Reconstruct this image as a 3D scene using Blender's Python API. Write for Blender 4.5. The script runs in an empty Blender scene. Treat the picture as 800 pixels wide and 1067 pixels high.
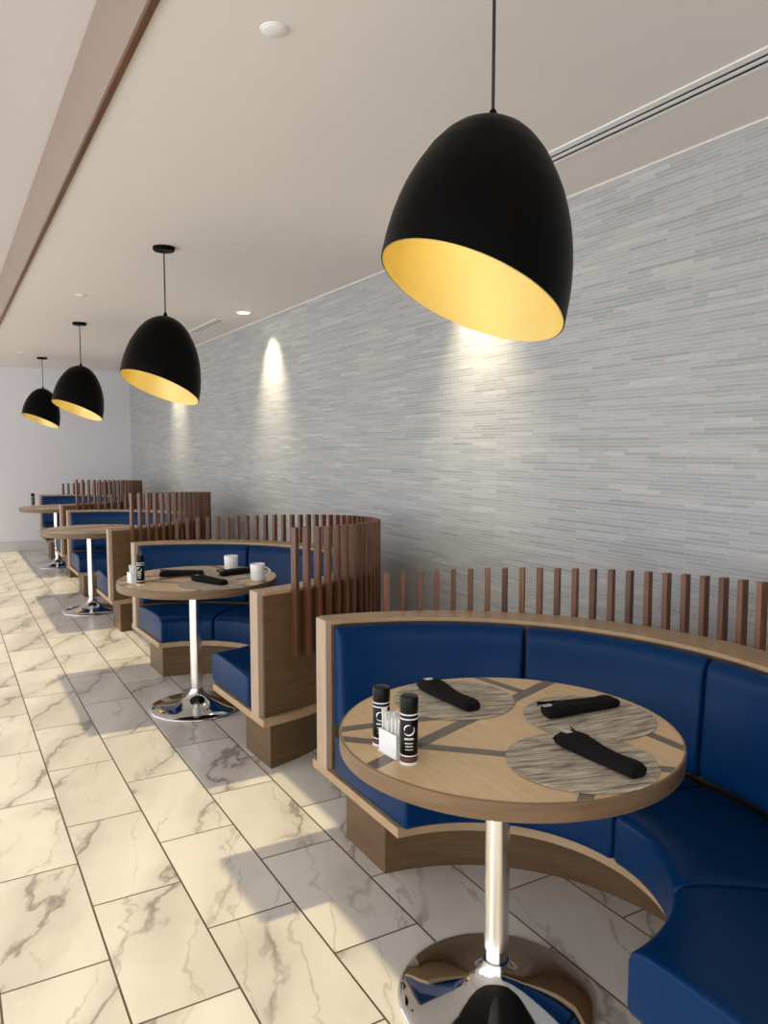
import bpy, bmesh, math, random
from math import sin, cos, pi, radians, sqrt, acos, atan2
from mathutils import Vector, Matrix
random.seed(7)
SC = bpy.context.scene
COL = SC.collection

# ------------------------------------------------------------------ materials
def newmat(name):
    m = bpy.data.materials.new(name); m.use_nodes = True
    nt = m.node_tree; b = nt.nodes['Principled BSDF']
    return m, nt, b
def N(nt, t, **kw):
    n = nt.nodes.new(t)
    for k, v in kw.items(): setattr(n, k, v)
    return n
def setin(n, **kw):
    for k, v in kw.items(): n.inputs[k.replace('_', ' ')].default_value = v
def math_node(nt, op, a, b=None, c=None, clamp=False):
    n = nt.nodes.new('ShaderNodeMath'); n.operation = op; n.use_clamp = clamp
    for i, v in enumerate((a, b, c)):
        if v is None: continue
        if isinstance(v, (int, float)): n.inputs[i].default_value = v
        else: nt.links.new(v, n.inputs[i])
    return n.outputs[0]
def mixc(nt, fac, a, b, blend='MIX'):
    n = nt.nodes.new('ShaderNodeMix'); n.data_type = 'RGBA'; n.blend_type = blend
    for idx, v in ((0, fac), (6, a), (7, b)):
        if isinstance(v, (int, float)): n.inputs[idx].default_value = v
        elif isinstance(v, (tuple, list)): n.inputs[idx].default_value = (*v[:3], 1)
        else: nt.links.new(v, n.inputs[idx])
    return n.outputs[2]
def ramp(nt, fac, stops):
    n = nt.nodes.new('ShaderNodeValToRGB'); nt.links.new(fac, n.inputs[0])
    e = n.color_ramp.elements
    while len(e) < len(stops): e.new(0.5)
    for i, (p, c) in enumerate(stops):
        e[i].position = p; e[i].color = (c, c, c, 1) if isinstance(c, (int, float)) else (*c, 1)
    return n.outputs[0]
def bump(nt, b, h, strength=.2, dist=.01):
    n = nt.nodes.new('ShaderNodeBump'); n.inputs['Strength'].default_value = strength; n.inputs['Distance'].default_value = dist
    nt.links.new(h, n.inputs['Height']); nt.links.new(n.outputs[0], b.inputs['Normal'])

def plain(name, col, rough=.5, metal=0., spec=.5, noise=0.):
    m, nt, b = newmat(name)
    setin(b, Base_Color=(*col, 1), Roughness=rough, Metallic=metal)
    b.inputs['Specular IOR Level'].default_value = spec
    if noise:
        tc = N(nt, 'ShaderNodeTexCoord'); nz = N(nt, 'ShaderNodeTexNoise'); setin(nz, Scale=9., Detail=5.)
        nt.links.new(tc.outputs['Object'], nz.inputs['Vector'])
        c = mixc(nt, nz.outputs[0], tuple(x*(1-noise) for x in col), tuple(min(1, x*(1+noise)) for x in col))
        nt.links.new(c, b.inputs['Base Color'])
    return m

def wood(name, c1, c2, stretch=(1.5, 1.5, 22.), rough=.42, rnd=0., spec=.4):
    m, nt, b = newmat(name)
    tc = N(nt, 'ShaderNodeTexCoord'); mp = N(nt, 'ShaderNodeMapping'); mp.inputs['Scale'].default_value = stretch
    nt.links.new(tc.outputs['Object'], mp.inputs['Vector'])
    oi = N(nt, 'ShaderNodeObjectInfo')
    va = N(nt, 'ShaderNodeVectorMath', operation='ADD')
    cb = N(nt, 'ShaderNodeCombineXYZ')
    sh = math_node(nt, 'MULTIPLY', oi.outputs['Random'], 30.)
    for i in range(3): nt.links.new(sh, cb.inputs[i])
    nt.links.new(mp.outputs[0], va.inputs[0]); nt.links.new(cb.outputs[0], va.inputs[1])
    n1 = N(nt, 'ShaderNodeTexNoise'); setin(n1, Scale=3., Detail=7., Roughness=.62, Distortion=.5)
    nt.links.new(va.outputs[0], n1.inputs['Vector'])
    f = ramp(nt, n1.outputs[0], [(.30, 0.), (.70, 1.)])
    c = mixc(nt, f, c1, c2)
    if rnd:
        k = math_node(nt, 'MULTIPLY_ADD', oi.outputs['Random'], 2*rnd, 1-rnd)
        mul = N(nt, 'ShaderNodeVectorMath', operation='SCALE')
        nt.links.new(c, mul.inputs[0]); nt.links.new(k, mul.inputs['Scale']); c = mul.outputs[0]
    nt.links.new(c, b.inputs['Base Color'])
    setin(b, Roughness=rough); b.inputs['Specular IOR Level'].default_value = spec
    bump(nt, b, n1.outputs[0], .08, .004)
    return m

def marble_floor():
    m, nt, b = newmat('marble_tile')
    geo = N(nt, 'ShaderNodeNewGeometry'); sp = N(nt, 'ShaderNodeSeparateXYZ')
    nt.links.new(geo.outputs['Position'], sp.inputs[0])
    u = math_node(nt, 'ADD', sp.outputs[1], .628*20 - 2.343 + .314*FLOOR_SHIFT)
    v = math_node(nt, 'ADD', sp.outputs[0], .302*30 - .386)
    cb = N(nt, 'ShaderNodeCombineXYZ'); nt.links.new(u, cb.inputs[0]); nt.links.new(v, cb.inputs[1])
    br = N(nt, 'ShaderNodeTexBrick', offset=.5, offset_frequency=2, squash=1.)
    setin(br, Scale=1., Mortar_Size=.0034, Mortar_Smooth=.1, Bias=0., Brick_Width=.628, Row_Height=.302)
    br.inputs['Color1'].default_value = (0, 0, 0, 1); br.inputs['Color2'].default_value = (1, 1, 1, 1)
    br.inputs['Mortar'].default_value = (.5, .5, .5, 1)
    nt.links.new(cb.outputs[0], br.inputs['Vector'])
    rnd = N(nt, 'ShaderNodeSeparateColor'); nt.links.new(br.outputs['Color'], rnd.inputs[0])
    off = N(nt, 'ShaderNodeCombineXYZ')
    for i, k in enumerate((37., 53., 71.)):
        nt.links.new(math_node(nt, 'MULTIPLY', rnd.outputs[0], k), off.inputs[i])
    va = N(nt, 'ShaderNodeVectorMath', operation='ADD')
    nt.links.new(geo.outputs['Position'], va.inputs[0]); nt.links.new(off.outputs[0], va.inputs[1])
    mp0 = N(nt, 'ShaderNodeMapping'); mp0.inputs['Rotation'].default_value = (0, 0, radians(22))
    nt.links.new(va.outputs[0], mp0.inputs['Vector'])
    mp = N(nt, 'ShaderNodeMapping'); mp.inputs['Scale'].default_value = (1.7, .50, 1.)
    nt.links.new(mp0.outputs[0], mp.inputs['Vector'])
    def vein(scale, width, dist, detail=5.):
        n = N(nt, 'ShaderNodeTexNoise'); setin(n, Scale=scale, Detail=detail, Roughness=.55, Distortion=dist)
        nt.links.new(mp.outputs[0], n.inputs['Vector'])
        a = math_node(nt, 'ABSOLUTE', math_node(nt, 'SUBTRACT', n.outputs[0], .5))
        return math_node(nt, 'SUBTRACT', 1., math_node(nt, 'DIVIDE', a, width), clamp=True)
    mk = N(nt, 'ShaderNodeTexNoise'); setin(mk, Scale=1.6, Detail=2.); nt.links.new(va.outputs[0], mk.inputs['Vector'])
    mask = ramp(nt, mk.outputs[0], [(.35, 0.), (.50, 1.)])
    mask2 = ramp(nt, mk.outputs[0], [(.40, 1.), (.62, .25)])
    def streak(freq, wob, nscale, width, rot, detail=5.):
        m2 = N(nt, 'ShaderNodeMapping'); m2.inputs['Rotation'].default_value = (0, 0, radians(rot)); nt.links.new(va.outputs[0], m2.inputs['Vector'])
        sx = N(nt, 'ShaderNodeSeparateXYZ'); nt.links.new(m2.outputs[0], sx.inputs[0])
        m3 = N(nt, 'ShaderNodeMapping'); m3.inputs['Scale'].default_value = (1.6, .8, 1.); nt.links.new(m2.outputs[0], m3.inputs['Vector'])
        n = N(nt, 'ShaderNodeTexNoise'); setin(n, Scale=nscale, Detail=detail, Roughness=.58, Distortion=.15); nt.links.new(m3.outputs[0], n.inputs['Vector'])
        t = math_node(nt, 'ADD', math_node(nt, 'MULTIPLY', sx.outputs[0], freq), math_node(nt, 'MULTIPLY', n.outputs[0], wob))
        fr = math_node(nt, 'FRACT', t)
        a_ = math_node(nt, 'ABSOLUTE', math_node(nt, 'SUBTRACT', fr, .5))
        n2 = N(nt, 'ShaderNodeTexNoise'); setin(n2, Scale=9., Detail=3.); nt.links.new(m3.outputs[0], n2.inputs['Vector'])
        wd = math_node(nt, 'MULTIPLY', math_node(nt, 'POWER', n2.outputs[0], 2.2), width*4.5)
        return math_node(nt, 'SUBTRACT', 1., math_node(nt, 'DIVIDE', a_, wd), clamp=True), math_node(nt, 'SUBTRACT', 1., math_node(nt, 'DIVIDE', a_, width*7.), clamp=True)
    s1, h1 = streak(2.3, 1.5, 1.5, .046, 30)
    s2, h2 = streak(4.1, 2.3, 1.7, .030, 16)
    v1 = math_node(nt, 'MULTIPLY', s1, mask)
    v2 = math_node(nt, 'MULTIPLY', s2, mask2)
    v3 = math_node(nt, 'MULTIPLY', h1, mask)
    cl = N(nt, 'ShaderNodeTexNoise'); setin(cl, Scale=1.3, Detail=4.); nt.links.new(mp.outputs[0], cl.inputs['Vector'])
    c = mixc(nt, ramp(nt, cl.outputs[0], [(.40, 0.), (.68, 1.)]), (.735, .695, .63), (.60, .565, .51))
    c = mixc(nt, math_node(nt, 'MULTIPLY', v3, .50), c, (.42, .38, .34))
    c = mixc(nt, math_node(nt, 'MULTIPLY', v2, .62), c, (.36, .30, .25))
    c = mixc(nt, math_node(nt, 'MULTIPLY', v1, .85), c, (.22, .19, .165))
    c = mixc(nt, br.outputs['Fac'], c, (.10, .075, .045))
    nt.links.new(c, b.inputs['Base Color'])
    setin(b, Roughness=.3); b.inputs['Specular IOR Level'].default_value = .4
    inv = math_node(nt, 'SUBTRACT', 1., br.outputs['Fac'])
    bump(nt, b, inv, .3, .003)
    return m
FLOOR_SHIFT = 0

def stone_wall():
    m, nt, b = newmat('linear_stone_mosaic')
    geo = N(nt, 'ShaderNodeNewGeometry'); sp = N(nt, 'ShaderNodeSeparateXYZ')
    nt.links.new(geo.outputs['Position'], sp.inputs[0])
    cb = N(nt, 'ShaderNodeCombineXYZ')
    nt.links.new(math_node(nt, 'ADD', sp.outputs[1], 30.), cb.inputs[0]); nt.links.new(math_node(nt, 'ADD', sp.outputs[2], 10.), cb.inputs[1])
    def bricks(w, h, off, sq, mort):
        br = N(nt, 'ShaderNodeTexBrick', offset=off, offset_frequency=2, squash=sq, squash_frequency=3)
        setin(br, Scale=1., Mortar_Size=mort, Mortar_Smooth=.3, Bias=0., Brick_Width=w, Row_Height=h)
        br.inputs['Color1'].default_value = (0, 0, 0, 1); br.inputs['Color2'].default_value = (1, 1, 1, 1)
        br.inputs['Mortar'].default_value = (.5, .5, .5, 1)
        nt.links.new(cb.outputs[0], br.inputs['Vector']); return br
    b1 = bricks(.21, .0165, .37, 1.5, .0013)
    b2 = bricks(.66, .0165, .61, .8, .0)
    mp = N(nt, 'ShaderNodeMapping'); mp.inputs['Scale'].default_value = (1., 5., 60.); nt.links.new(geo.outputs['Position'], mp.inputs['Vector'])
    nz = N(nt, 'ShaderNodeTexNoise'); setin(nz, Scale=2.2, Detail=5., Roughness=.6); nt.links.new(mp.outputs[0], nz.inputs['Vector'])
    f1 = N(nt, 'ShaderNodeSeparateColor'); nt.links.new(b1.outputs['Color'], f1.inputs[0])
    f2 = N(nt, 'ShaderNodeSeparateColor'); nt.links.new(b2.outputs['Color'], f2.inputs[0])
    t = math_node(nt, 'ADD', math_node(nt, 'MULTIPLY', f1.outputs[0], .5), math_node(nt, 'ADD', math_node(nt, 'MULTIPLY', f2.outputs[0], .2), math_node(nt, 'MULTIPLY', nz.outputs[0], .45)))
    n = N(nt, 'ShaderNodeValToRGB'); nt.links.new(t, n.inputs[0])
    e = n.color_ramp.elements
    cols = [(.15, (.27, .287, .295)), (.42, (.335, .35, .355)), (.62, (.375, .383, .383)), (.80, (.42, .42, .41)), (.95, (.50, .495, .475))]
    while len(e) < len(cols): e.new(.5)
    for i, (p, c) in enumerate(cols): e[i].position = p; e[i].color = (*c, 1)
    c = mixc(nt, math_node(nt, 'MULTIPLY', b1.outputs['Fac'], .75), n.outputs[0], (.54, .54, .525))
    nt.links.new(c, b.inputs['Base Color'])
    setin(b, Roughness=.5); b.inputs['Specular IOR Level'].default_value = .35
    hh = math_node(nt, 'ADD', math_node(nt, 'MULTIPLY', f1.outputs[0], .6), math_node(nt, 'MULTIPLY', b1.outputs['Fac'], -.5))
    hh = math_node(nt, 'ADD', hh, math_node(nt, 'MULTIPLY', nz.outputs[0], .5))
    bump(nt, b, hh, .35, .004)
    return m

def placemat_mat():
    m, nt, b = newmat('woven_placemat')
    tc = N(nt, 'ShaderNodeTexCoord'); mp = N(nt, 'ShaderNodeMapping'); mp.inputs['Scale'].default_value = (9., 78., 10.)
    nt.links.new(tc.outputs['Object'], mp.inputs['Vector'])
    nz = N(nt, 'ShaderNodeTexNoise'); setin(nz, Scale=1., Detail=4., Roughness=.7, Distortion=.3); nt.links.new(mp.outputs[0], nz.inputs['Vector'])
    f = ramp(nt, nz.outputs[0], [(.36, 0.), (.62, 1.)])
    c = mixc(nt, f, (.13, .105, .08), (.58, .52, .41))
    nt.links.new(c, b.inputs['Base Color']); setin(b, Roughness=.75)
    bump(nt, b, nz.outputs[0], .5, .003)
    return m

def vinyl():
    m, nt, b = newmat('blue_vinyl')
    tc = N(nt, 'ShaderNodeTexCoord'); nz = N(nt, 'ShaderNodeTexNoise'); setin(nz, Scale=160., Detail=3.)
    nt.links.new(tc.outputs['Object'], nz.inputs['Vector'])
    n2 = N(nt, 'ShaderNodeTexNoise'); setin(n2, Scale=4., Detail=3.); nt.links.new(tc.outputs['Object'], n2.inputs['Vector'])
    c = mixc(nt, n2.outputs[0], (.0010, .0215, .082), (.0013, .027, .098))
    nt.links.new(c, b.inputs['Base Color']); setin(b, Roughness=.30); b.inputs['Specular IOR Level'].default_value = .10
    bump(nt, b, nz.outputs[0], .06, .001)
    return m

M = {}
M['floor'] = marble_floor()
M['stone'] = stone_wall()
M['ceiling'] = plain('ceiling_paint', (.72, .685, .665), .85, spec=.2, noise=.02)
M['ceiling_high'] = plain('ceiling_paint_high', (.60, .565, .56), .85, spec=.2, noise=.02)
M['wallpaint'] = plain('pale_wall_paint', (.70, .70, .735), .8, spec=.2, noise=.02)
M['taupe'] = plain('taupe_paint', (.30, .235, .195), .7, spec=.25, noise=.04)
M['trimwood'] = wood('bulkhead_wood', (.085, .036, .016), (.15, .068, .03), (20., 1., 20.))
M['baseb'] = plain('baseboard_paint', (.55, .54, .52), .6, noise=.03)
M['oak'] = wood('oak_veneer', (.095, .053, .022), (.150, .088, .040), (1.2, 1.2, 16.))
M['oak_edge'] = wood('oak_edge', (.36, .265, .19), (.45, .345, .25), (14., 14., 1.2))
M['oak_cap'] = wood('oak_cap', (.34, .23, .13), (.43, .30, .175), (3., 3., 3.))
M['table_oak'] = wood('table_oak', (.55, .38, .195), (.67, .48, .265), (22., 1.4, 3.), rough=.3)
M['table_rim'] = wood('table_rim', (.145, .088, .046), (.205, .13, .072), (2., 2., 20.), rough=.35)
M['inlay'] = wood('inlay_strip', (.105, .08, .06), (.16, .125, .095), (6., 6., 6.), rough=.32)
M['walnut'] = wood('slat_walnut', (.075, .027, .013), (.175, .075, .037), (14., 14., 1.2), rough=.38, rnd=.3)
M['vinyl'] = vinyl()
M['chrome'] = plain('chrome', (.80, .80, .80), .07, 1.)
M['chrome_base'] = plain('chrome_base', (.62, .62, .62), .05, 1.)
M['brushed'] = plain('satin_chrome', (.86, .85, .83), .22, 1.)
M['black'] = plain('black_metal', (.002, .002, .002), .40, 0., .06)
M['gold'] = plain('gold_leaf', (.88, .73, .31), .46, .75, noise=.10)
M['cordm'] = plain('black_cord', (.012, .012, .012), .5)
M['napkin'] = plain('black_cloth', (.0065, .006, .006), .85, spec=.15, noise=.2)
M['steel'] = plain('cutlery_steel', (.75, .75, .75), .18, 1.)
M['bottle'] = plain('black_plastic', (.003, .003, .003), .30, spec=.2, noise=.1)
M['white'] = plain('white_ceramic', (.80, .79, .77), .22)
M['whitepl'] = plain('white_plastic', (.78, .78, .78), .4)
M['paper'] = plain('paper_packet', (.80, .80, .78), .8, noise=.04)
M['grille'] = plain('grille_black', (.015, .015, .014), .6)
M['placemat'] = placemat_mat()
M['shade_cloth'] = plain('shade_cloth', (.7, .68, .66), .9)
M['soot'] = plain('dark_plinth', (.02, .02, .02), .6)
M['amber'] = plain('amber_contents', (.12, .045, .03), .3)
def emis(name, col, s):
    m, nt, b = newmat(name); setin(b, Base_Color=(*col, 1), Roughness=.5)
    b.inputs['Emission Color'].default_value = (*col, 1); b.inputs['Emission Strength'].default_value = s
    return m
M['lamp'] = emis('lit_lamp', (1., .84, .58), 14.)
M['bulb'] = emis('added_bulb_glow', (1., .80, .50), 3.)  # added glow inside each dome, bulb itself out of view

# ------------------------------------------------------------------ helpers
def link(o, parent=None):
    COL.objects.link(o)
    if parent: o.parent = parent
    return o
def obj(name, bm, mat, parent=None, smooth=False, angle=None):
    me = bpy.data.meshes.new(name)
    bmesh.ops.recalc_face_normals(bm, faces=bm.faces)
    bm.to_mesh(me); bm.free()
    mats = mat if isinstance(mat, (list, tuple)) else [mat]
    for mm in mats: me.materials.append(mm)
    if smooth:
        for p in me.polygons: p.use_smooth = True
        if angle is not None:
            try: me.set_sharp_from_angle(angle=radians(angle))
            except Exception: pass
    return link(bpy.data.objects.new(name, me), parent)
def tag(o, label, cat, group=None):
    o['label'] = label; o['category'] = cat
    if group: o['group'] = group
    return o
def struct(o): o['kind'] = 'structure'; return o
def thing(name, label, cat, loc=(0, 0, 0), rz=0., group=None):
    o = bpy.data.objects.new(name, None); o.empty_display_size = .1
    COL.objects.link(o); o.location = loc; o.rotation_euler = (0, 0, rz)
    return tag(o, label, cat, group)
def dup(root, loc, rz, label, group=None):
    r = root.copy(); COL.objects.link(r); r.location = loc; r.rotation_euler = (0, 0, rz); r['label'] = label
    if group: r['group'] = group
    for ch in list(root.children):
        c = ch.copy(); COL.objects.link(c); c.parent = r
        for g in list(ch.children):
            d = g.copy(); COL.objects.link(d); d.parent = c
    return r
def add_box(bm, x0, x1, y0, y1, z0, z1, bev=0., seg=2, mat=None):
    r = bmesh.ops.create_cube(bm, size=1.)
    vs = r['verts']
    bmesh.ops.scale(bm, vec=(x1-x0, y1-y0, z1-z0), verts=vs)
    bmesh.ops.translate(bm, vec=((x0+x1)/2, (y0+y1)/2, (z0+z1)/2), verts=vs)
    if bev:
        es = list({e for v in vs for e in v.link_edges})
        rr = bmesh.ops.bevel(bm, geom=es, offset=bev, segments=seg, profile=.5, affect='EDGES')
        vs = list({v for f in rr['faces'] for v in f.verts} | {v for v in vs if v.is_valid})
    return vs
def box(x0, x1, y0, y1, z0, z1, bev=0., seg=2):
    bm = bmesh.new(); add_box(bm, x0, x1, y0, y1, z0, z1, bev, seg); return bm
def add_lathe(bm, prof, n=48, cap=True):
    """prof: list of (r, z); revolve about z."""
    rings = []
    for r, z in prof:
        if r < 1e-6: rings.append([bm.verts.new((0, 0, z))])
        else: rings.append([bm.verts.new((r*cos(2*pi*i/n), r*sin(2*pi*i/n), z)) for i in range(n)])
    for a, b in zip(rings, rings[1:]):
        for i in range(n):
            j = (i+1) % n
            if len(a) == 1 and len(b) == 1: continue
            if len(a) == 1: bm.faces.new((a[0], b[i], b[j]))
            elif len(b) == 1: bm.faces.new((a[i], b[0], a[j]))
            else: bm.faces.new((a[i], b[i], b[j], a[j]))
    if cap:
        for rg in (rings[0], rings[-1]):
            if len(rg) > 1: bm.faces.new(rg)
def lathe(prof, n=48, cap=True):
    bm = bmesh.new(); add_lathe(bm, prof, n, cap); return bm
def add_tube(bm, pts, rad, n=10, cap=True):
    pts = [Vector(p) for p in pts]; rings = []
    for i, p in enumerate(pts):
        t = (pts[min(i+1, len(pts)-1)] - pts[max(i-1, 0)]).normalized()
        a = t.orthogonal().normalized() if i == 0 else (prev - t*prev.dot(t)).normalized()
        prev = a; b = t.cross(a)
        rr = rad[i] if isinstance(rad, (list, tuple)) else rad
        rings.append([bm.verts.new(p + a*rr*cos(2*pi*k/n) + b*rr*sin(2*pi*k/n)) for k in range(n)])
    for r0, r1 in zip(rings, rings[1:]):
        for k in range(n):
            j = (k+1) % n; bm.faces.new((r0[k], r0[j], r1[j], r1[k]))
    if cap: bm.faces.new(rings[0]); bm.faces.new(rings[-1])

# ------------------------------------------------------------------ setting
XW, YB, ZC, ZH = 2.66, 12.75, 2.75, 3.105     # stone wall, back wall, ceiling, higher ceiling by the windows
XL, YF = -3.2, -4.0
XB = .559                                     # bulkhead between the two ceiling heights
struct(obj('floor', box(XL-.2, XW+.2, YF-.2, YB+.2, -.1, 0.), M['floor']))
struct(obj('ceiling', box(XB, XW+.2, YF-.2, YB+.2, ZC, ZC+.1), M['ceiling']))
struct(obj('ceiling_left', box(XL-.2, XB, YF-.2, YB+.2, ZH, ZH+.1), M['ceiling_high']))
struct(obj('wall_right', box(XW, XW+.2, YF-.2, YB+.2, 0., ZC), M['stone']))
struct(obj('wall_back', box(XL-.2, XW, YB, YB+.2, 0., ZH), M['wallpaint']))
struct(obj('baseboard_back', box(XL, XW, YB-.014, YB, 0., .15, .004), M['baseb']))
struct(obj('trim_1', box(XB-.021, XB, YF, YB, ZC+.006, ZH), M['taupe']))
struct(obj('trim_2', box(XB-.023, XB, YF, YB, ZC-.012, ZC+.006, .002), M['trimwood']))
# ceiling edge bead where the stone meets the plaster
struct(obj('trim_3', box(XW-.006, XW, YF, YB, ZC-.008, ZC), M['ceiling']))
# unseen wall across the aisle, left open; added roller shades shape the sun patches
bm = bmesh.new()
add_box(bm, XL-.15, XL, YF, YB, 3.06, ZH)
add_box(bm, XL-.15, XL, YF-.2, YF, 0, ZH)
struct(obj('wall_left', bm, M['wallpaint']))
TAN = .65
bays = [(YF, 1.68, 1.72), (1.68, 2.28, 1.10), (2.28, 2.74, .85), (2.74, 3.35, 1.62), (3.35, 4.29, .99), (4.29, 5.60, .63),
        (5.60, 6.85, 1.46), (6.85, 8.75, .80), (8.75, 9.95, 1.42), (9.95, YB, .95)]
for i, (y0, y1, xl) in enumerate(bays):
    h = min(3.05, (xl-XL-.05+.11)*TAN)  # added shade's hem height sets where each sun patch ends
    bm = box(XL-.06, XL-.05, y0, y1, h, 3.06)
    o = struct(obj('added_shade_%d' % (i+1), bm, M['shade_cloth']))
bm = bmesh.new()
add_box(bm, XL-.2, XW+.2, YF-.2, YF, 2.9, ZH)
add_box(bm, XL-.2, -2.6, YF-.2, YF, 0, 2.9)
add_box(bm, .2, XW+.2, YF-.2, YF, 0, 2.9)
struct(obj('wall_front', bm, M['wallpaint']))

# ------------------------------------------------------------------ swept ring pieces
XC = -.142        # centre of the booth's circle, measured from its front plane
def solve_angle(rf, xcut, sgn):
    lo, hi = 0., radians(170)
    for _ in range(40):
        mid = (lo+hi)/2
        if XC + rf(mid)*cos(mid) > xcut: lo = mid
        else: hi = mid
    return sgn*lo
def sweep(prof, a0, a1, xcut=None, n=24, rnd=0.):
    """prof: closed list of (rfunc or r, z). a0/a1 in degrees; 'far'/'near' = run to the front plane xcut. rnd: end rounding (m)."""
    bm = bmesh.new()
    P = [((lambda t, r=r: r) if not callable(r) else r, z) for r, z in prof]
    def lim(a, rf):
        if a == 'far': return solve_angle(rf, xcut, 1)
        if a == 'near': return solve_angle(rf, xcut, -1)
        return radians(a)
    cz = sum(z for _, z in P)/len(P)
    ts = [i/n for i in range(n+1)]
    stations = [(t, 0.) for t in ts]
    if rnd:
        k = 4
        stations = [(('s', rnd*(1-cos(pi/2*j/k))), rnd*(1-sin(pi/2*j/k))) for j in range(k+1)]
        mids = [(t, 0.) for t in ts[1:-1]]
        ends = [(('e', rnd*(1-cos(pi/2*j/k))), rnd*(1-sin(pi/2*j/k))) for j in range(k, -1, -1)]
        stations = stations + mids + ends
    rings = []
    for t, shr in stations:
        ring = []
        for rf, z in P:
            A, B = lim(a0, rf), lim(a1, rf)
            rm = rf((A+B)/2)
            sg = 1 if B > A else -1
            if isinstance(t, tuple): th = A + sg*t[1]/rm if t[0] == 's' else B - sg*t[1]/rm
            else:
                d = rnd/rm*sg; th = A + d + (B-A-2*d)*t
            ring.append([rf(th), z, th])
        if shr:
            cr = sum(p[0] for p in ring)/len(ring)
            for p in ring:
                d = Vector((cr-p[0], cz-p[1]))
                if d.length > 1e-6:
                    # inset each side by shr
                    hw = (max(q[0] for q in ring)-min(q[0] for q in ring))/2; hh = (max(q[1] for q in ring)-min(q[1] for q in ring))/2
                    p[0] = cr + (p[0]-cr)*(1-min(.9, shr/hw)); p[1] = cz + (p[1]-cz)*(1-min(.9, shr/hh))
        rings.append([bm.verts.new((XC + r*cos(th), r*sin(th), z)) for r, z, th in ring])
    m = len(P)
    for r0, r1 in zip(rings, rings[1:]):
        for k in range(m):
            j = (k+1) % m; bm.faces.new((r0[k], r0[j], r1[j], r1[k]))
    bm.faces.new(rings[0]); bm.faces.new(rings[-1])
    return bm
def rounded_rect(a, b, c, d, rad, k=4):
    """corners a(lo r, lo z) etc. returns rounded profile given r0,r1,z0,z1"""
    r0, r1, z0, z1 = a, b, c, d
    pts = []
    for cx_, cz_, st in ((r1-rad, z1-rad, 0), (r0+rad, z1-rad, 90), (r0+rad, z0+rad, 180), (r1-rad, z0+rad, 270)):
        for i in range(k+1):
            an = radians(st + 90*i/k); pts.append((cx_+rad*cos(an), cz_+rad*sin(an)))
    return pts
def offset_circle(R, e):
    return lambda th: e*cos(th) + sqrt(R*R - (e*sin(th))**2)

# ------------------------------------------------------------------ booths
NS = 44
def make_booth(loc, rz, label):
    t = thing('booth', label, 'booth', loc, rz, 'curved booths along the stone wall')
    # plinth
    pin = offset_circle(.742, .14)
    obj('plinth', sweep([(pin, 0.), (1.07, 0.), (1.07, .262), (pin, .262)], 'far', 'near', .085, 48), M['oak'], t, True, 30)
    # platform board
    bin_ = offset_circle(.505, .115); rout = offset_circle(1.15, .06); led = offset_circle(1.178, .06)
    obj('platform', sweep([(bin_, .262), (led, .262), (led, .296), (bin_, .296)], 'far', 'near', 0., 60), M['oak_cap'], t, True, 30)
    obj('shell', sweep([(1.052, .296), (rout, .296), (rout, .872), (1.052, .872)], 'far', 'near', .02, 60), M['oak'], t, True, 30)
    obj('cap', sweep([(1.048, .872), (rout, .872), (rout, .886), (1.048, .886)], 'far', 'near', .02, 60), M['oak_cap'], t, True, 30)
    for s in (1, -1):
        y0, y1 = sorted((s*1.040, s*1.128))
        obj('end_panel', box(-.004, .022, y0, y1, .296, .887, .002), M['oak_edge'], t)
    # seats and backs, four wedges each
    cuts = ['far', 39.0, 0., -39.0, 'near']
    sin_ = offset_circle(.468, .125)
    for i in range(4):
        a0, a1 = cuts[i], cuts[i+1]
        g = .35
        if not isinstance(a0, str): a0 -= g
        if not isinstance(a1, str): a1 += g
        # seat: rounded front top edge, slight crown
        prof = [(1.0, .299), (1.0, .452), (.93, .462)]
        rf = lambda u: (lambda th: sin_(th) + u*(1.0 - sin_(th)))
        prof += [(rf(.5), .470), (rf(.2), .468), (rf(.09), .463), (rf(.04), .454), (rf(.012), .442), (rf(0.), .425), (rf(0.), .318), (rf(.01), .304), (rf(.03), .299)]
        obj('seat_cushion', sweep(prof, a0, a1, .004, 22, .016), M['vinyl'], t, True, 50)
        bp = [(1.047, .470), (1.049, .857), (1.040, .867), (1.022, .869), (1.007, .863), (.996, .848), (.989, .82), (.978, .66), (.970, .53), (.972, .50), (.982, .480), (1.0, .470)]
        obj('back_cushion', sweep(bp, a0, a1, .024, 22, .014), M['vinyl'], t, True, 50)
    for k in range(NS):
        a = radians(68. - 142.5*k/(NS-1))
        f = k/(NS-1)
        top = 1.04 + .14*f; bot = top - .62
        bm = box(-.0175, .0175, -.0105, .0105, 0, .62, .0015, 1)
        bmesh.ops.rotate(bm, cent=(0, 0, 0), matrix=Matrix.Rotation(a, 3, 'Z'), verts=bm.verts)
        r = rout(a) + .0178
        bmesh.ops.translate(bm, vec=(XC + r*cos(a), r*sin(a), bot), verts=bm.verts)
        obj('slat', bm, M['walnut'], t)
    return t
b1 = make_booth((1.262, 1.60, 0), 0., 'nearest curved blue booth, wrapping round the table set with three woven placemats')
for loc, rz, lb in (((1.195, 4.455, 0), 2.4, 'curved blue booth around the table that carries two white mugs'),
                    ((1.165, 7.71, 0), .6, 'third curved blue booth along the aisle, just beyond the mug table booth'),
                    ((1.205, 10.86, 0), 0., 'last curved blue booth, closest to the pale back wall')):
    dup(b1, loc, radians(rz), lb).scale = (1.06, 1, 1)

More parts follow.
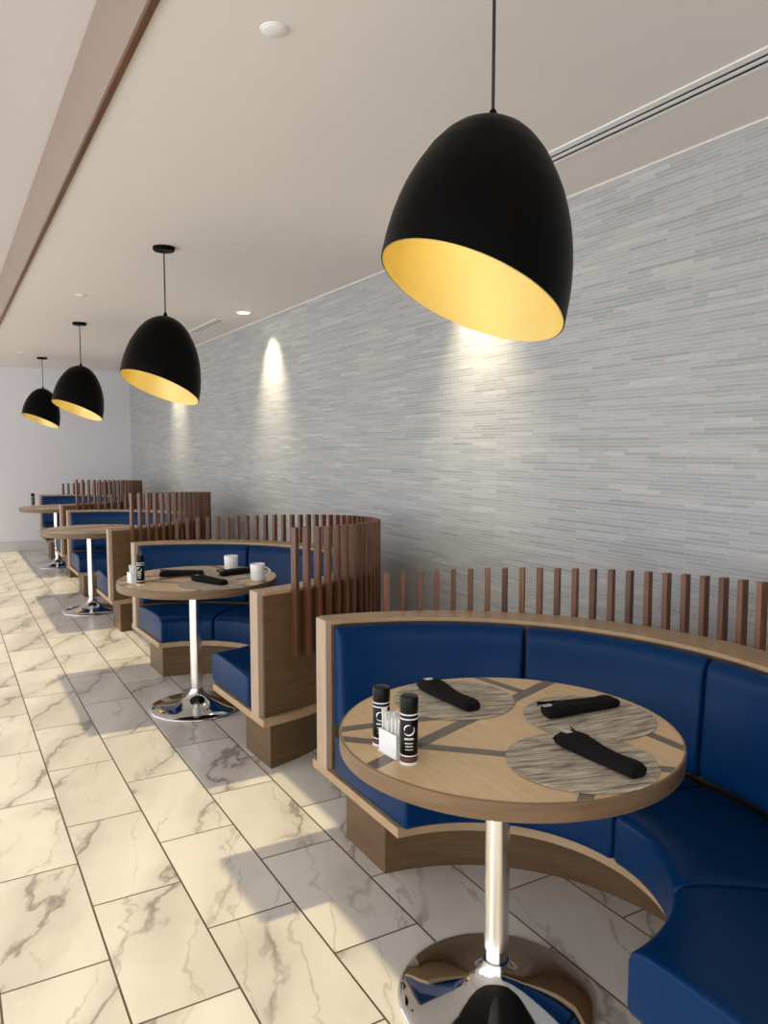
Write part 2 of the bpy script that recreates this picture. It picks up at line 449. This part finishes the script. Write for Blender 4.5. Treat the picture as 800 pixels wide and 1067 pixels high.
# ------------------------------------------------------------------ tables
TZ = .785
OX, OY = .019, -.011      # the tops sit slightly off their columns
def strip(bm, p0, p1, w, z=TZ):
    """an inlaid strip, clipped to the round top"""
    p0, p1 = Vector(p0), Vector(p1); d = (p1-p0).normalized(); nrm = Vector((-d.y, d.x))*w/2
    cs = [p0+nrm, p1+nrm, p1-nrm, p0-nrm]
    def clip(p, dr):
        # pull a corner back along the strip until it is inside the rim
        q = p.copy(); k = 0
        while q.length > .4555 and k < 400: q -= dr*.001; k += 1
        return q
    cs = [clip(cs[0], -d), clip(cs[1], d), clip(cs[2], d), clip(cs[3], -d)]
    lo = [bm.verts.new((c.x, c.y, z-.004)) for c in cs]; hi = [bm.verts.new((c.x, c.y, z+.0006)) for c in cs]
    bm.faces.new(hi); bm.faces.new(lo[::-1])
    for i in range(4):
        j = (i+1) % 4; bm.faces.new((lo[i], lo[j], hi[j], hi[i]))
def make_table(loc, label):
    t = thing('pedestal_table', label, 'table', loc, 0., 'round pedestal tables in the booths')
    R = .462
    o1 = obj('table_top', lathe([(0, TZ-.0445), (R-.006, TZ-.0445), (R-.006, TZ-.002), (R-.003, TZ), (0, TZ)], 96, False), M['table_oak'], t, True, 30)
    o2 = obj('rim', lathe([(R-.006, TZ-.045), (R-.001, TZ-.045), (R, TZ-.043), (R, TZ-.002), (R-.002, TZ), (R-.006, TZ)], 96, False), M['table_rim'], t, True, 40)
    for p0, p1, w in (((.50, .295), (-.52, -.070), .040), ((-.50, .210), (.30, -.555), .036), ((-.48, .222), (.0, .135), .036),
                      ((.205, .42), (.235, .215), .032), ((.297, -.15), (.293, -.48), .032), ((-.26, -.535), (.25, -.13), .034)):
        bm = bmesh.new(); strip(bm, p0, p1, w); obj('inlay', bm, M['inlay'], t).location = (OX, OY, 0)
    obj('underside', lathe([(0, TZ-.0462), (R-.012, TZ-.0462), (R-.010, TZ-.0445), (0, TZ-.0445)], 96, False), M['soot'], t, True, 30).location = (OX, OY, 0)
    obj('mounting_plate', lathe([(0, TZ-.058), (.11, TZ-.058), (.12, TZ-.052), (.12, TZ-.0445), (0, TZ-.0445)], 40, False), M['soot'], t, True, 30)
    o1.location = o2.location = (OX, OY, 0)
    obj('column', lathe([(.0, .15), (.0345, .15), (.0345, TZ-.058), (0, TZ-.058)], 48, False), M['brushed'], t, True, 30)
    obj('collar', lathe([(0, .085), (.0305, .085), (.0305, .152), (.028, .156), (0, .156)], 48, False), M['chrome'], t, True, 30)
    prof = [(0, 0), (.276, 0), (.279, .004), (.277, .009), (.262, .016), (.22, .025), (.17, .034), (.125, .044), (.09, .055), (.064, .068), (.048, .083), (.040, .098), (.036, .112), (0, .112)]
    obj('base', lathe(prof, 96, False), M['chrome_base'], t, True, 60)
    return t
T1 = (1.305, 1.635); T2 = (1.282, 4.49); T3 = (1.212, 7.72); T4 = (1.295, 10.88)
t1 = make_table((*T1, 0), 'nearest round oak table with three woven placemats and two tall black shakers')
dup(t1, (*T2, 0), 0., 'round oak pedestal table with two white mugs on it')
dup(t1, (*T3, 0), 0., 'third round table from the front, half hidden by the mug table booth')
dup(t1, (*T4, 0), 0., 'last round table by the pale back wall, a dark shaker on its edge')

# ------------------------------------------------------------------ things on the tables
def on(T, dx, dy, dz=0.): return (T[0]+OX+dx, T[1]+OY+dy, TZ+.0008+dz)
def make_mat(loc, label, rz=0.):
    o = obj('placemat', lathe([(0, 0), (.182, 0), (.184, .001), (.182, .0024), (0, .0026)], 64, False), M['placemat'], None, True, 30)
    o.location = loc; o.rotation_euler = (0, 0, rz); return tag(o, label, 'placemat', 'round woven placemats')
pm = make_mat(on(T1, .005, .262), 'round woven placemat on the nearest table, on the side nearest the booth behind', -.35)
def more_mat(loc, label, rz):
    o = pm.copy(); COL.objects.link(o); o.location = loc; o.rotation_euler = (0, 0, rz); o['label'] = label
more_mat(on(T1, .252, -.055), 'round woven placemat on the nearest table, on the side towards the stone wall', -.05)
more_mat(on(T1, .008, -.276), 'round woven placemat on the nearest table, closest to the viewer', -.3)
more_mat(on(T2, -.02, .245), 'round woven placemat on the mug table, under the rolled napkin by the far bench arm', .2)
more_mat(on(T2, .255, .0), 'round woven placemat on the mug table, between the two white mugs', .1)
more_mat(on(T2, .0, -.265), 'round woven placemat on the mug table, at its edge nearest the viewer', -.2)

def make_napkin(loc, rz, label, L=.248):
    t = thing('napkin_roll', label, 'napkin', loc, rz, 'black napkin rolls with cutlery')
    rg = random.Random(3)
    # the rolled cloth: a flattened, slightly uneven roll along +x
    bm = bmesh.new(); n = 24; st = 18; rings = []
    for i in range(st+1):
        f = i/st; x = L*(f-.5)
        e = .80 if i in (0, st) else (.96 if i in (1, st-1) else 1.)
        w = (.074 - .016*f + .004*sin(6*f+1))*e; h = (.033 - .007*f + .003*sin(8*f))*e
        ring = []
        for k in range(n):
            an = 2*pi*k/n; ca, sa = cos(an), sin(an)
            cy = abs(ca)**.55*(1 if ca > 0 else -1); sz = abs(sa)**.6*(1 if sa > 0 else -1)
            lump = 1 + .035*sin(3*an + 6*f)
            ring.append(bm.verts.new((x + .006*cy*(1 if i == 0 else 0), w/2*cy*lump, max(0., h/2 + h/2*sz*lump))))
        rings.append(ring)
    for p, q in zip(rings, rings[1:]):
        for k in range(n):
            j = (k+1) % n; bm.faces.new((p[k], p[j], q[j], q[k]))
    bm.faces.new(rings[0]); bm.faces.new(rings[-1])
    o = obj('cloth', bm, M['napkin'], t, True, 60)
    def sheet(name, pts, th, par):
        bm = bmesh.new()
        lo = [bm.verts.new(p) for p in pts]; hi = [bm.verts.new((p[0], p[1], p[2]+th)) for p in pts]
        m = len(pts); bm.faces.new(hi); bm.faces.new(lo[::-1])
        for i in range(m):
            j = (i+1) % m; bm.faces.new((lo[i], lo[j], hi[j], hi[i]))
        bmesh.ops.triangulate(bm, faces=bm.faces)
        return obj(name, bm, M['napkin'], par)
    # upturned corner at the open end, and the overlapping fold down the length
    sheet('corner', [(-L/2-.010, .028, .034), (-L/2-.002, .036, .020), (-L/2+.055, .031, .030), (-L/2+.040, .010, .0335)], .003, o)
    sheet('corner', [(-L/2-.006, -.036, .014), (-L/2+.002, -.016, .0305), (-L/2+.060, -.012, .0335), (-L/2+.045, -.033, .026)], .003, o)
    sheet('fold', [(-L/2+.05, -.030, .026), (L/2-.012, -.022, .021), (L/2-.012, .006, .0265), (-L/2+.07, .012, .0325)], .0028, o)
    bm = bmesh.new()
    for k in range(4): add_box(bm, -L/2-.009, -L/2+.016, -.008+.0052*k, -.0052+.0052*k, .030, .0318, .0006, 1)
    add_box(bm, -L/2+.013, -L/2+.030, -.008, .0104, .0312, .033, .0006, 1)
    obj('fork', bm, M['steel'], t)
    obj('knife', box(-L/2-.006, -L/2+.022, .0135, .0235, .029, .0306, .0006, 1), M['steel'], t)
    return t
mz = .0028
nk = make_napkin(on(T1, -.012, .262, mz), radians(-90), 'black napkin roll lying on the placemat by the far bench seam of the nearest table')
dup(nk, on(T1, .262, -.012, mz), radians(-6), 'black napkin roll on the nearest table, lying on the placemat towards the stone wall')
dup(nk, on(T1, .05, -.296, mz), radians(-90), 'black napkin roll on the nearest table, lying on the placemat closest to the viewer')
dup(nk, on(T2, -.07, .09, mz), radians(-20), 'black napkin roll on the mug table, farthest from both mugs')
dup(nk, on(T2, .245, -.015, mz), radians(12), 'black napkin roll lying between the two white mugs')
dup(nk, on(T2, .0, -.235, mz), radians(-68), 'black napkin roll at the edge of the mug table nearest the viewer')

def cyl_patch(bm, r, poly):
    """a thin decal wrapped on a cylinder: poly of (arc length, z)"""
    vs = [bm.verts.new((r*cos(s/r), r*sin(s/r), z)) for s, z in poly]
    bm.faces.new(vs)
def make_shaker(loc, rz, label):
    t = thing('shaker', label, 'shaker', loc, rz, 'tall black shakers')
    rb = .0245
    obj('body', lathe([(0, .0), (rb-.002, 0), (rb, .003), (rb, .152), (rb-.002, .156), (0, .156)], 40, False), M['bottle'], t, True, 35)
    obj('cap', lathe([(0, .156), (.0235, .156), (.0250, .159), (.0255, .192), (.0238, .1985), (.019, .201), (0, .201)], 40, False), M['bottle'], t, True, 35)
    for z0, z1 in ((.147, .1505), (.134, .1375), (.026, .0295)):
        obj('white_band', lathe([(rb-.001, z0), (rb+.0005, z0), (rb+.0005, z1), (rb-.001, z1)], 40, False), M['whitepl'], t, True, 35)
    obj('base_band', lathe([(rb-.001, .0), (rb+.0009, .0), (rb+.0009, .0085), (rb-.001, .0085)], 40, False), M['whitepl'], t, True, 35)
    obj('contents_window', lathe([(rb-.001, .011), (rb+.0005, .011), (rb+.0005, .022), (rb-.001, .022)], 40, False), M['amber'], t, True, 35)
    bm = bmesh.new(); r = rb+.0005; cz = .104
    def arc(R0, R1, w, a0, a1, dx=0., dz=0., n=14):
        for i in range(n):
            q = []
            for f, R in ((i/n, R0), ((i+1)/n, R0), ((i+1)/n, R1), (i/n, R1)):
                a = radians(a0 + (a1-a0)*f)
                ww = w*sin(pi*f) if w else 0
                Rr = R0 if R == R0 else R0 + (R1-R0)*(.15+.85*sin(pi*f))
                q.append((dx + Rr*cos(a), cz + dz + Rr*sin(a)))
            cyl_patch(bm, r, q)
    arc(.016, .0115, 1, -150, 40)
    arc(.0125, .0085, 1, 60, 215, -.002, .004)
    obj('emblem', bm, M['whitepl'], t)
    bm = bmesh.new(); rg = random.Random(5)
    for row, (zz, hh, tot) in enumerate(((.076, .0055, .026), (.064, .0035, .022), (.055, .0035, .018), (.046, .0025, .020))):
        s = -tot/2
        while s < tot/2:
            w = .0018 + rg.random()*.0014
            cyl_patch(bm, r, [(s, zz), (s+w, zz), (s+w, zz+hh), (s, zz+hh)]); s += w + .0011
    obj('lettering', bm, M['paper'], t)
    for c in t.children: c.scale = (.9, .9, .84)
    return t
face = atan2(-1.55, -.95)
sk = make_shaker(on(T1, -.362, -.072), face, 'tall black shaker on the nearest table, the one in front of the white packet holder')
dup(sk, on(T1, -.362, .064), face, 'tall black shaker on the nearest table, the one behind the white packet holder').scale = (1, 1, .91)
dup(sk, on(T2, -.352, -.085), face, 'tall black shaker on the mug table, beside its white packet holder')
dup(sk, on(T4, -.27, .28), face, 'small dark shaker standing alone at the edge of the last table')

def make_caddy(loc, rz, label):
    t = thing('packet_holder', label, 'packet holder', loc, rz, 'white packet holders')
    a, b, h, w = .036, .024, .060, .0025
    bm = bmesh.new()
    add_box(bm, -b, b, -a, a, 0, .004)
    add_box(bm, -b, -b+w, -a, a, .004, h); add_box(bm, b-w, b, -a, a, .004, h)
    add_box(bm, -b+w, b-w, -a, -a+w, .004, h); add_box(bm, -b+w, b-w, a-w, a, .004, h)
    obj('holder_box', bm, M['whitepl'], t)
    obj('foot', box(-b-.003, b+.003, -a-.003, a+.003, 0, .0035, .001), M['white'], t)
    return t
cd = make_caddy(on(T1, -.362, -.006), radians(6), 'small white holder full of paper packets, between the two shakers on the nearest table')
cd2 = dup(cd, on(T2, -.375, -.005), radians(6), 'small white holder with paper packets on the mug table')
pk = None
rg = random.Random(11)
def packets(T, dx, dy, rz, grp, where, rows=2, per=6):
    global pk
    for r_ in range(rows):
        for c_ in range(per):
            lx = -.0095 + .019*r_; ly = -.0275 + .011*c_
            x = dx + lx*cos(rz) - ly*sin(rz); y = dy + lx*sin(rz) + ly*cos(rz)
            if pk is None:
                bm = box(-.0085, .0085, -.0016, .0016, 0, .092, .0012, 1)
                add_box(bm, -.0085, .0085, -.0004, .0004, .0915, .097)
                o = pk = obj('sugar_packet', bm, M['paper'])
            else:
                o = pk.copy(); COL.objects.link(o)
            o.location = on(T, x, y, .0042 - .012*rg.random()*0); o.rotation_euler = (radians(-7+14*c_/(per-1))*-1, radians(rg.uniform(-3, 3)), rz)
            o.scale = (1, 1, rg.uniform(.86, 1.08))
            tag(o, where, 'sugar packet', grp)
packets(T1, -.362, -.006, radians(6), 'packets in the holder on the nearest table', 'thin white paper packet standing in the white holder on the nearest table')
packets(T2, -.375, -.005, radians(6), 'packets in the holder on the mug table', 'thin white paper packet standing in the white holder on the mug table', 2, 3)

def make_mug(loc, rz, label):
    t = thing('mug', label, 'mug', loc, rz, 'white mugs')
    obj('cup', lathe([(0, 0), (.034, 0), (.037, .003), (.0405, .02), (.0415, .060), (.0425, .098), (.0415, .0995), (.0395, .098), (.0385, .060), (.037, .012), (.030, .008), (0, .008)], 48, False), M['white'], t, True, 60)
    bm = bmesh.new()
    add_tube(bm, [(.040 + .030*sin(pi*i/14)*1.05, 0, .080 - .056*i/14) for i in range(15)], .0055, 10)
    obj('handle', bm, M['white'], t, True, 60)
    return t
mg = make_mug(on(T2, .235, .095, mz), radians(68), 'white mug on the far side of the mug table, handle hidden')
dup(mg, on(T2, .265, -.285), radians(-15), 'white mug with its handle showing, at the bench end of the mug table')

# ------------------------------------------------------------------ pendants
def dome_r(d):
    P = [(0, 0.), (.004, .030), (.014, .058), (.030, .088), (.053, .116), (.09, .147), (.137, .175), (.18, .196), (.222, .211), (.265, .223), (.307, .231), (.36, .237), (.41, .2385), (.46, .236), (.52, .231), (.60, .222)]
    for (a, ra), (b, rb) in zip(P, P[1:]):
        if d <= b:
            f = (d-a)/(b-a); return ra + (rb-ra)*f
    return P[-1][1]
LEAN = radians(6.)
def dome(bm, inset, n=72, m=34, K=.30, D0=.435, extra=0.):
    rings = []
    top = bm.verts.new((0, 0, -inset))
    for i in range(n):
        ph = 2*pi*i/n
        lo, hi = .1, .6
        for _ in range(40):
            mid = (lo+hi)/2
            if mid < D0 + extra + K*dome_r(mid)*cos(ph): lo = mid
            else: hi = mid
        dend = lo; col = []
        for j in range(1, m+1):
            d = dend*(j/m)**1.7
            r = max(.0005, dome_r(d) - inset*min(1, d/.03))
            dd = d + inset*max(0., 1-d/.12)
            col.append(bm.verts.new((r*cos(ph), r*sin(ph), -dd)))
        rings.append(col)
    for i in range(n):
        a, b = rings[i], rings[(i+1) % n]
        bm.faces.new((top, a[0], b[0]))
        for j in range(m-1): bm.faces.new((a[j], a[j+1], b[j+1], b[j]))
    return [c[-1] for c in rings]
def make_pendant(loc, label, drop=.405, rz=0., K=.30, lean=6.):
    LEAN = radians(lean)
    t = thing('pendant_lamp', label, 'pendant lamp', loc, radians(rz), 'black dome pendants with gold insides')
    obj('canopy', lathe([(0, -.024), (.058, -.024), (.063, -.020), (.065, -.003), (.065, 0), (0, 0)], 48, False), M['black'], t, True, 35)
    bm = bmesh.new(); add_tube(bm, [(0, 0, -.02), (0, 0, -drop+.012)], .0042, 10); obj('cord', bm, M['cordm'], t, True, 60)
    obj('ferrule', lathe([(0, -drop-.004), (.013, -drop-.002), (.011, -drop+.010), (.007, -drop+.020), (0, -drop+.020)], 24, False), M['black'], t, True, 50)
    bm = bmesh.new(); e0 = dome(bm, 0., K=K); e1 = dome(bm, .002, K=K)
    for i in range(len(e0)):
        j = (i+1) % len(e0); bm.faces.new((e0[i], e0[j], e1[j], e1[i]))
    bmesh.ops.rotate(bm, cent=(0, 0, 0), matrix=Matrix.Rotation(LEAN, 3, 'Y'), verts=bm.verts)
    bmesh.ops.translate(bm, vec=(0, 0, -drop), verts=bm.verts)
    s = obj('shade', bm, M['black'], t, True, 60)
    bm = bmesh.new(); e1 = dome(bm, .0026, K=K, extra=.001); e2 = dome(bm, .0046, K=K, extra=.001)
    for i in range(len(e1)):
        j = (i+1) % len(e1); bm.faces.new((e1[i], e1[j], e2[j], e2[i]))
    bmesh.ops.rotate(bm, cent=(0, 0, 0), matrix=Matrix.Rotation(LEAN, 3, 'Y'), verts=bm.verts)
    bmesh.ops.translate(bm, vec=(0, 0, -drop), verts=bm.verts)
    obj('liner', bm, M['gold'], t, True, 60)
    obj('socket', lathe([(0, -drop-.10), (.022, -drop-.10), (.024, -drop-.012), (0, -drop-.012)], 24, False), M['black'], t, True, 35)
    obj('bulb', lathe([(0, -drop-.205), (.012, -drop-.203), (.026, -drop-.190), (.031, -drop-.170), (.026, -drop-.145), (.016, -drop-.12), (.014, -drop-.10), (0, -drop-.10)], 24, False), M['bulb'], t, True, 60)
    return t
PEND = [((1.222, 1.585), 'largest looking black dome pendant with a gold inside, hanging over the nearest table'),
        ((1.214, 4.76), 'black dome pendant with a gold inside, hanging over the mug table'),
        ((1.214, 7.98), 'black dome pendant over the third table, between the mug table pendant and the farthest one'),
        ((1.227, 11.24), 'farthest and smallest looking black dome pendant, in front of the pale back wall')]
make_pendant((*PEND[0][0], ZC), PEND[0][1], .386, -7., .31, 7.0)
pd = make_pendant((*PEND[1][0], ZC), PEND[1][1], .405, 14.)
for (x, y), lb in PEND[2:]: dup(pd, (x, y, ZC), radians(14), lb)

# ------------------------------------------------------------------ ceiling and wall fittings
def disc(x, y, r, label):
    t = thing('ceiling_cover', label, 'ceiling cover', (x, y, ZC), 0., 'round white ceiling covers')
    obj('plate', lathe([(0, -.008), (r*.80, -.008), (r*.86, -.006), (r*.86, -.002), (0, -.002)], 40, False), M['whitepl'], t, True, 40)
    obj('ring', lathe([(r*.86, -.004), (r*.96, -.0035), (r, -.001), (r, 0), (r*.86, 0)], 40, False), M['whitepl'], t, True, 40)
    return t
sp_ = disc(.885, 2.17, .042, 'round white ceiling cover near the big pendant cord')
for x, y, lb in ((1.015, 6.55, 'round white ceiling cover between the mug table pendant and the wooden ceiling strip'), (.94, 10.77, 'tiny round white ceiling cover just in front of the back wall')):
    dup(sp_, (x, y, ZC), 0., lb)
dl = thing('downlight', 'lit round downlight in the ceiling close to the stone wall', 'downlight', (2.39, 6.66, ZC), 0., 'recessed downlights washing the stone wall')
obj('trim_ring', lathe([(.052, -.001), (.056, -.005), (.070, -.004), (.074, 0), (.052, 0)], 40, False), M['whitepl'], dl, True, 40)
obj('lens', lathe([(0, -.003), (.052, -.003), (.052, 0), (0, 0)], 40, False), M['lamp'], dl)
dup(dl, (2.39, 3.52, ZC), 0., 'downlight hidden behind the largest pendant, its glow washing the stone wall')
dup(dl, (2.39, 9.85, ZC), 0., 'downlight hidden behind the mug table pendant, its glow washing the stone wall')
def slot(name, x0, x1, y0, y1, label):
    t = thing(name, label, 'air vent', ((x0+x1)/2, (y0+y1)/2, ZC), 0., 'slot vents in the ceiling')
    hx, hy = (x1-x0)/2, (y1-y0)/2
    bm = bmesh.new()
    for a, b in ((-hx, -hx*.40), (-hx*.05, hx*.30), (hx*.70, hx)): add_box(bm, a, b, -hy, hy, -.006, 0)
    add_box(bm, -hx, hx, -hy-.012, -hy, -.006, 0); add_box(bm, -hx, hx, hy, hy+.012, -.006, 0)
    obj('frame', bm, M['whitepl'], t)
    obj('slot', box(-hx*.40, -hx*.05, -hy, hy, -.003, -.001), M['grille'], t)
    obj('slot', box(hx*.30, hx*.70, -hy, hy, -.003, -.001), M['grille'], t)
slot('slot_vent', 2.195, 2.302, .2, 3.2, 'long double slot vent in the ceiling beside the largest pendant')
slot('slot_vent', 2.275, 2.375, 7.12, 8.02, 'short slot vent in the ceiling just behind the mug table pendant')
ot = thing('wall_outlet', 'white outlet plate low on the pale back wall', 'outlet', (.72, YB, .42))
obj('plate', box(-.035, .035, -.006, 0, -.057, .057, .003), M['whitepl'], ot)
bm = bmesh.new()
for z in (-.028, .012): add_box(bm, -.017, .017, -.0085, -.0055, z, z+.028, .002)
obj('socket', bm, M['white'], ot)

# ------------------------------------------------------------------ light
def lamp(kind, name, loc, energy, col, **kw):
    l = bpy.data.lights.new(name, kind); l.energy = energy; l.color = col
    for k, v in kw.items(): setattr(l, k, v)
    o = bpy.data.objects.new(name, l); COL.objects.link(o); o.location = loc; return o
sun = lamp('SUN', 'sun', (0, 0, 6), 3.8, (1., .83, .48), angle=radians(.25))
d = Vector((1., 0., -TAN)); sun.rotation_euler = d.to_track_quat('-Z', 'Y').to_euler()
for y in (3.52, 6.66, 9.85):
    s = lamp('SPOT', 'wall_washer', (2.40, y, ZC-.012), 125., (1., .85, .58), spot_size=radians(70), spot_blend=1., shadow_soft_size=.04)
    d = Vector((.42, 0, -1)); s.rotation_euler = d.to_track_quat('-Z', 'Y').to_euler()
for (x, y), _ in PEND:
    lamp('POINT', 'liner_fill', (x, y, ZC-.405-.235), .27, (1., .94, .80), shadow_soft_size=.03)  # added fill inside each dome to brighten the gold liner

w = bpy.data.worlds.new('World'); SC.world = w; w.use_nodes = True
bg = w.node_tree.nodes['Background']; bg.inputs[0].default_value = (.93, .95, 1., 1); bg.inputs[1].default_value = 2.8

# ------------------------------------------------------------------ camera
F = 803.; W, Hh = 800, 1067
cam = bpy.data.cameras.new('Camera'); co = bpy.data.objects.new('Camera', cam); COL.objects.link(co)
cam.sensor_fit = 'VERTICAL'; cam.sensor_height = 24.; cam.sensor_width = 24.*W/Hh; cam.lens = F/Hh*24.
pitch = radians(4.734); yaw = radians(29.883)
co.location = (0, 0, 1.55); co.rotation_euler = (pi/2 - pitch, 0, -yaw)
cam.clip_start = .02; cam.clip_end = 100
SC.camera = co
SC.view_settings.view_transform = 'Standard'; SC.view_settings.look = 'None'; SC.view_settings.exposure = 0.; SC.view_settings.gamma = 1.
SC.view_settings.use_curve_mapping = False
SC.cycles.use_denoising = True
SC.cycles.max_bounces = 10; SC.cycles.diffuse_bounces = 6; SC.cycles.sample_clamp_indirect = 8.
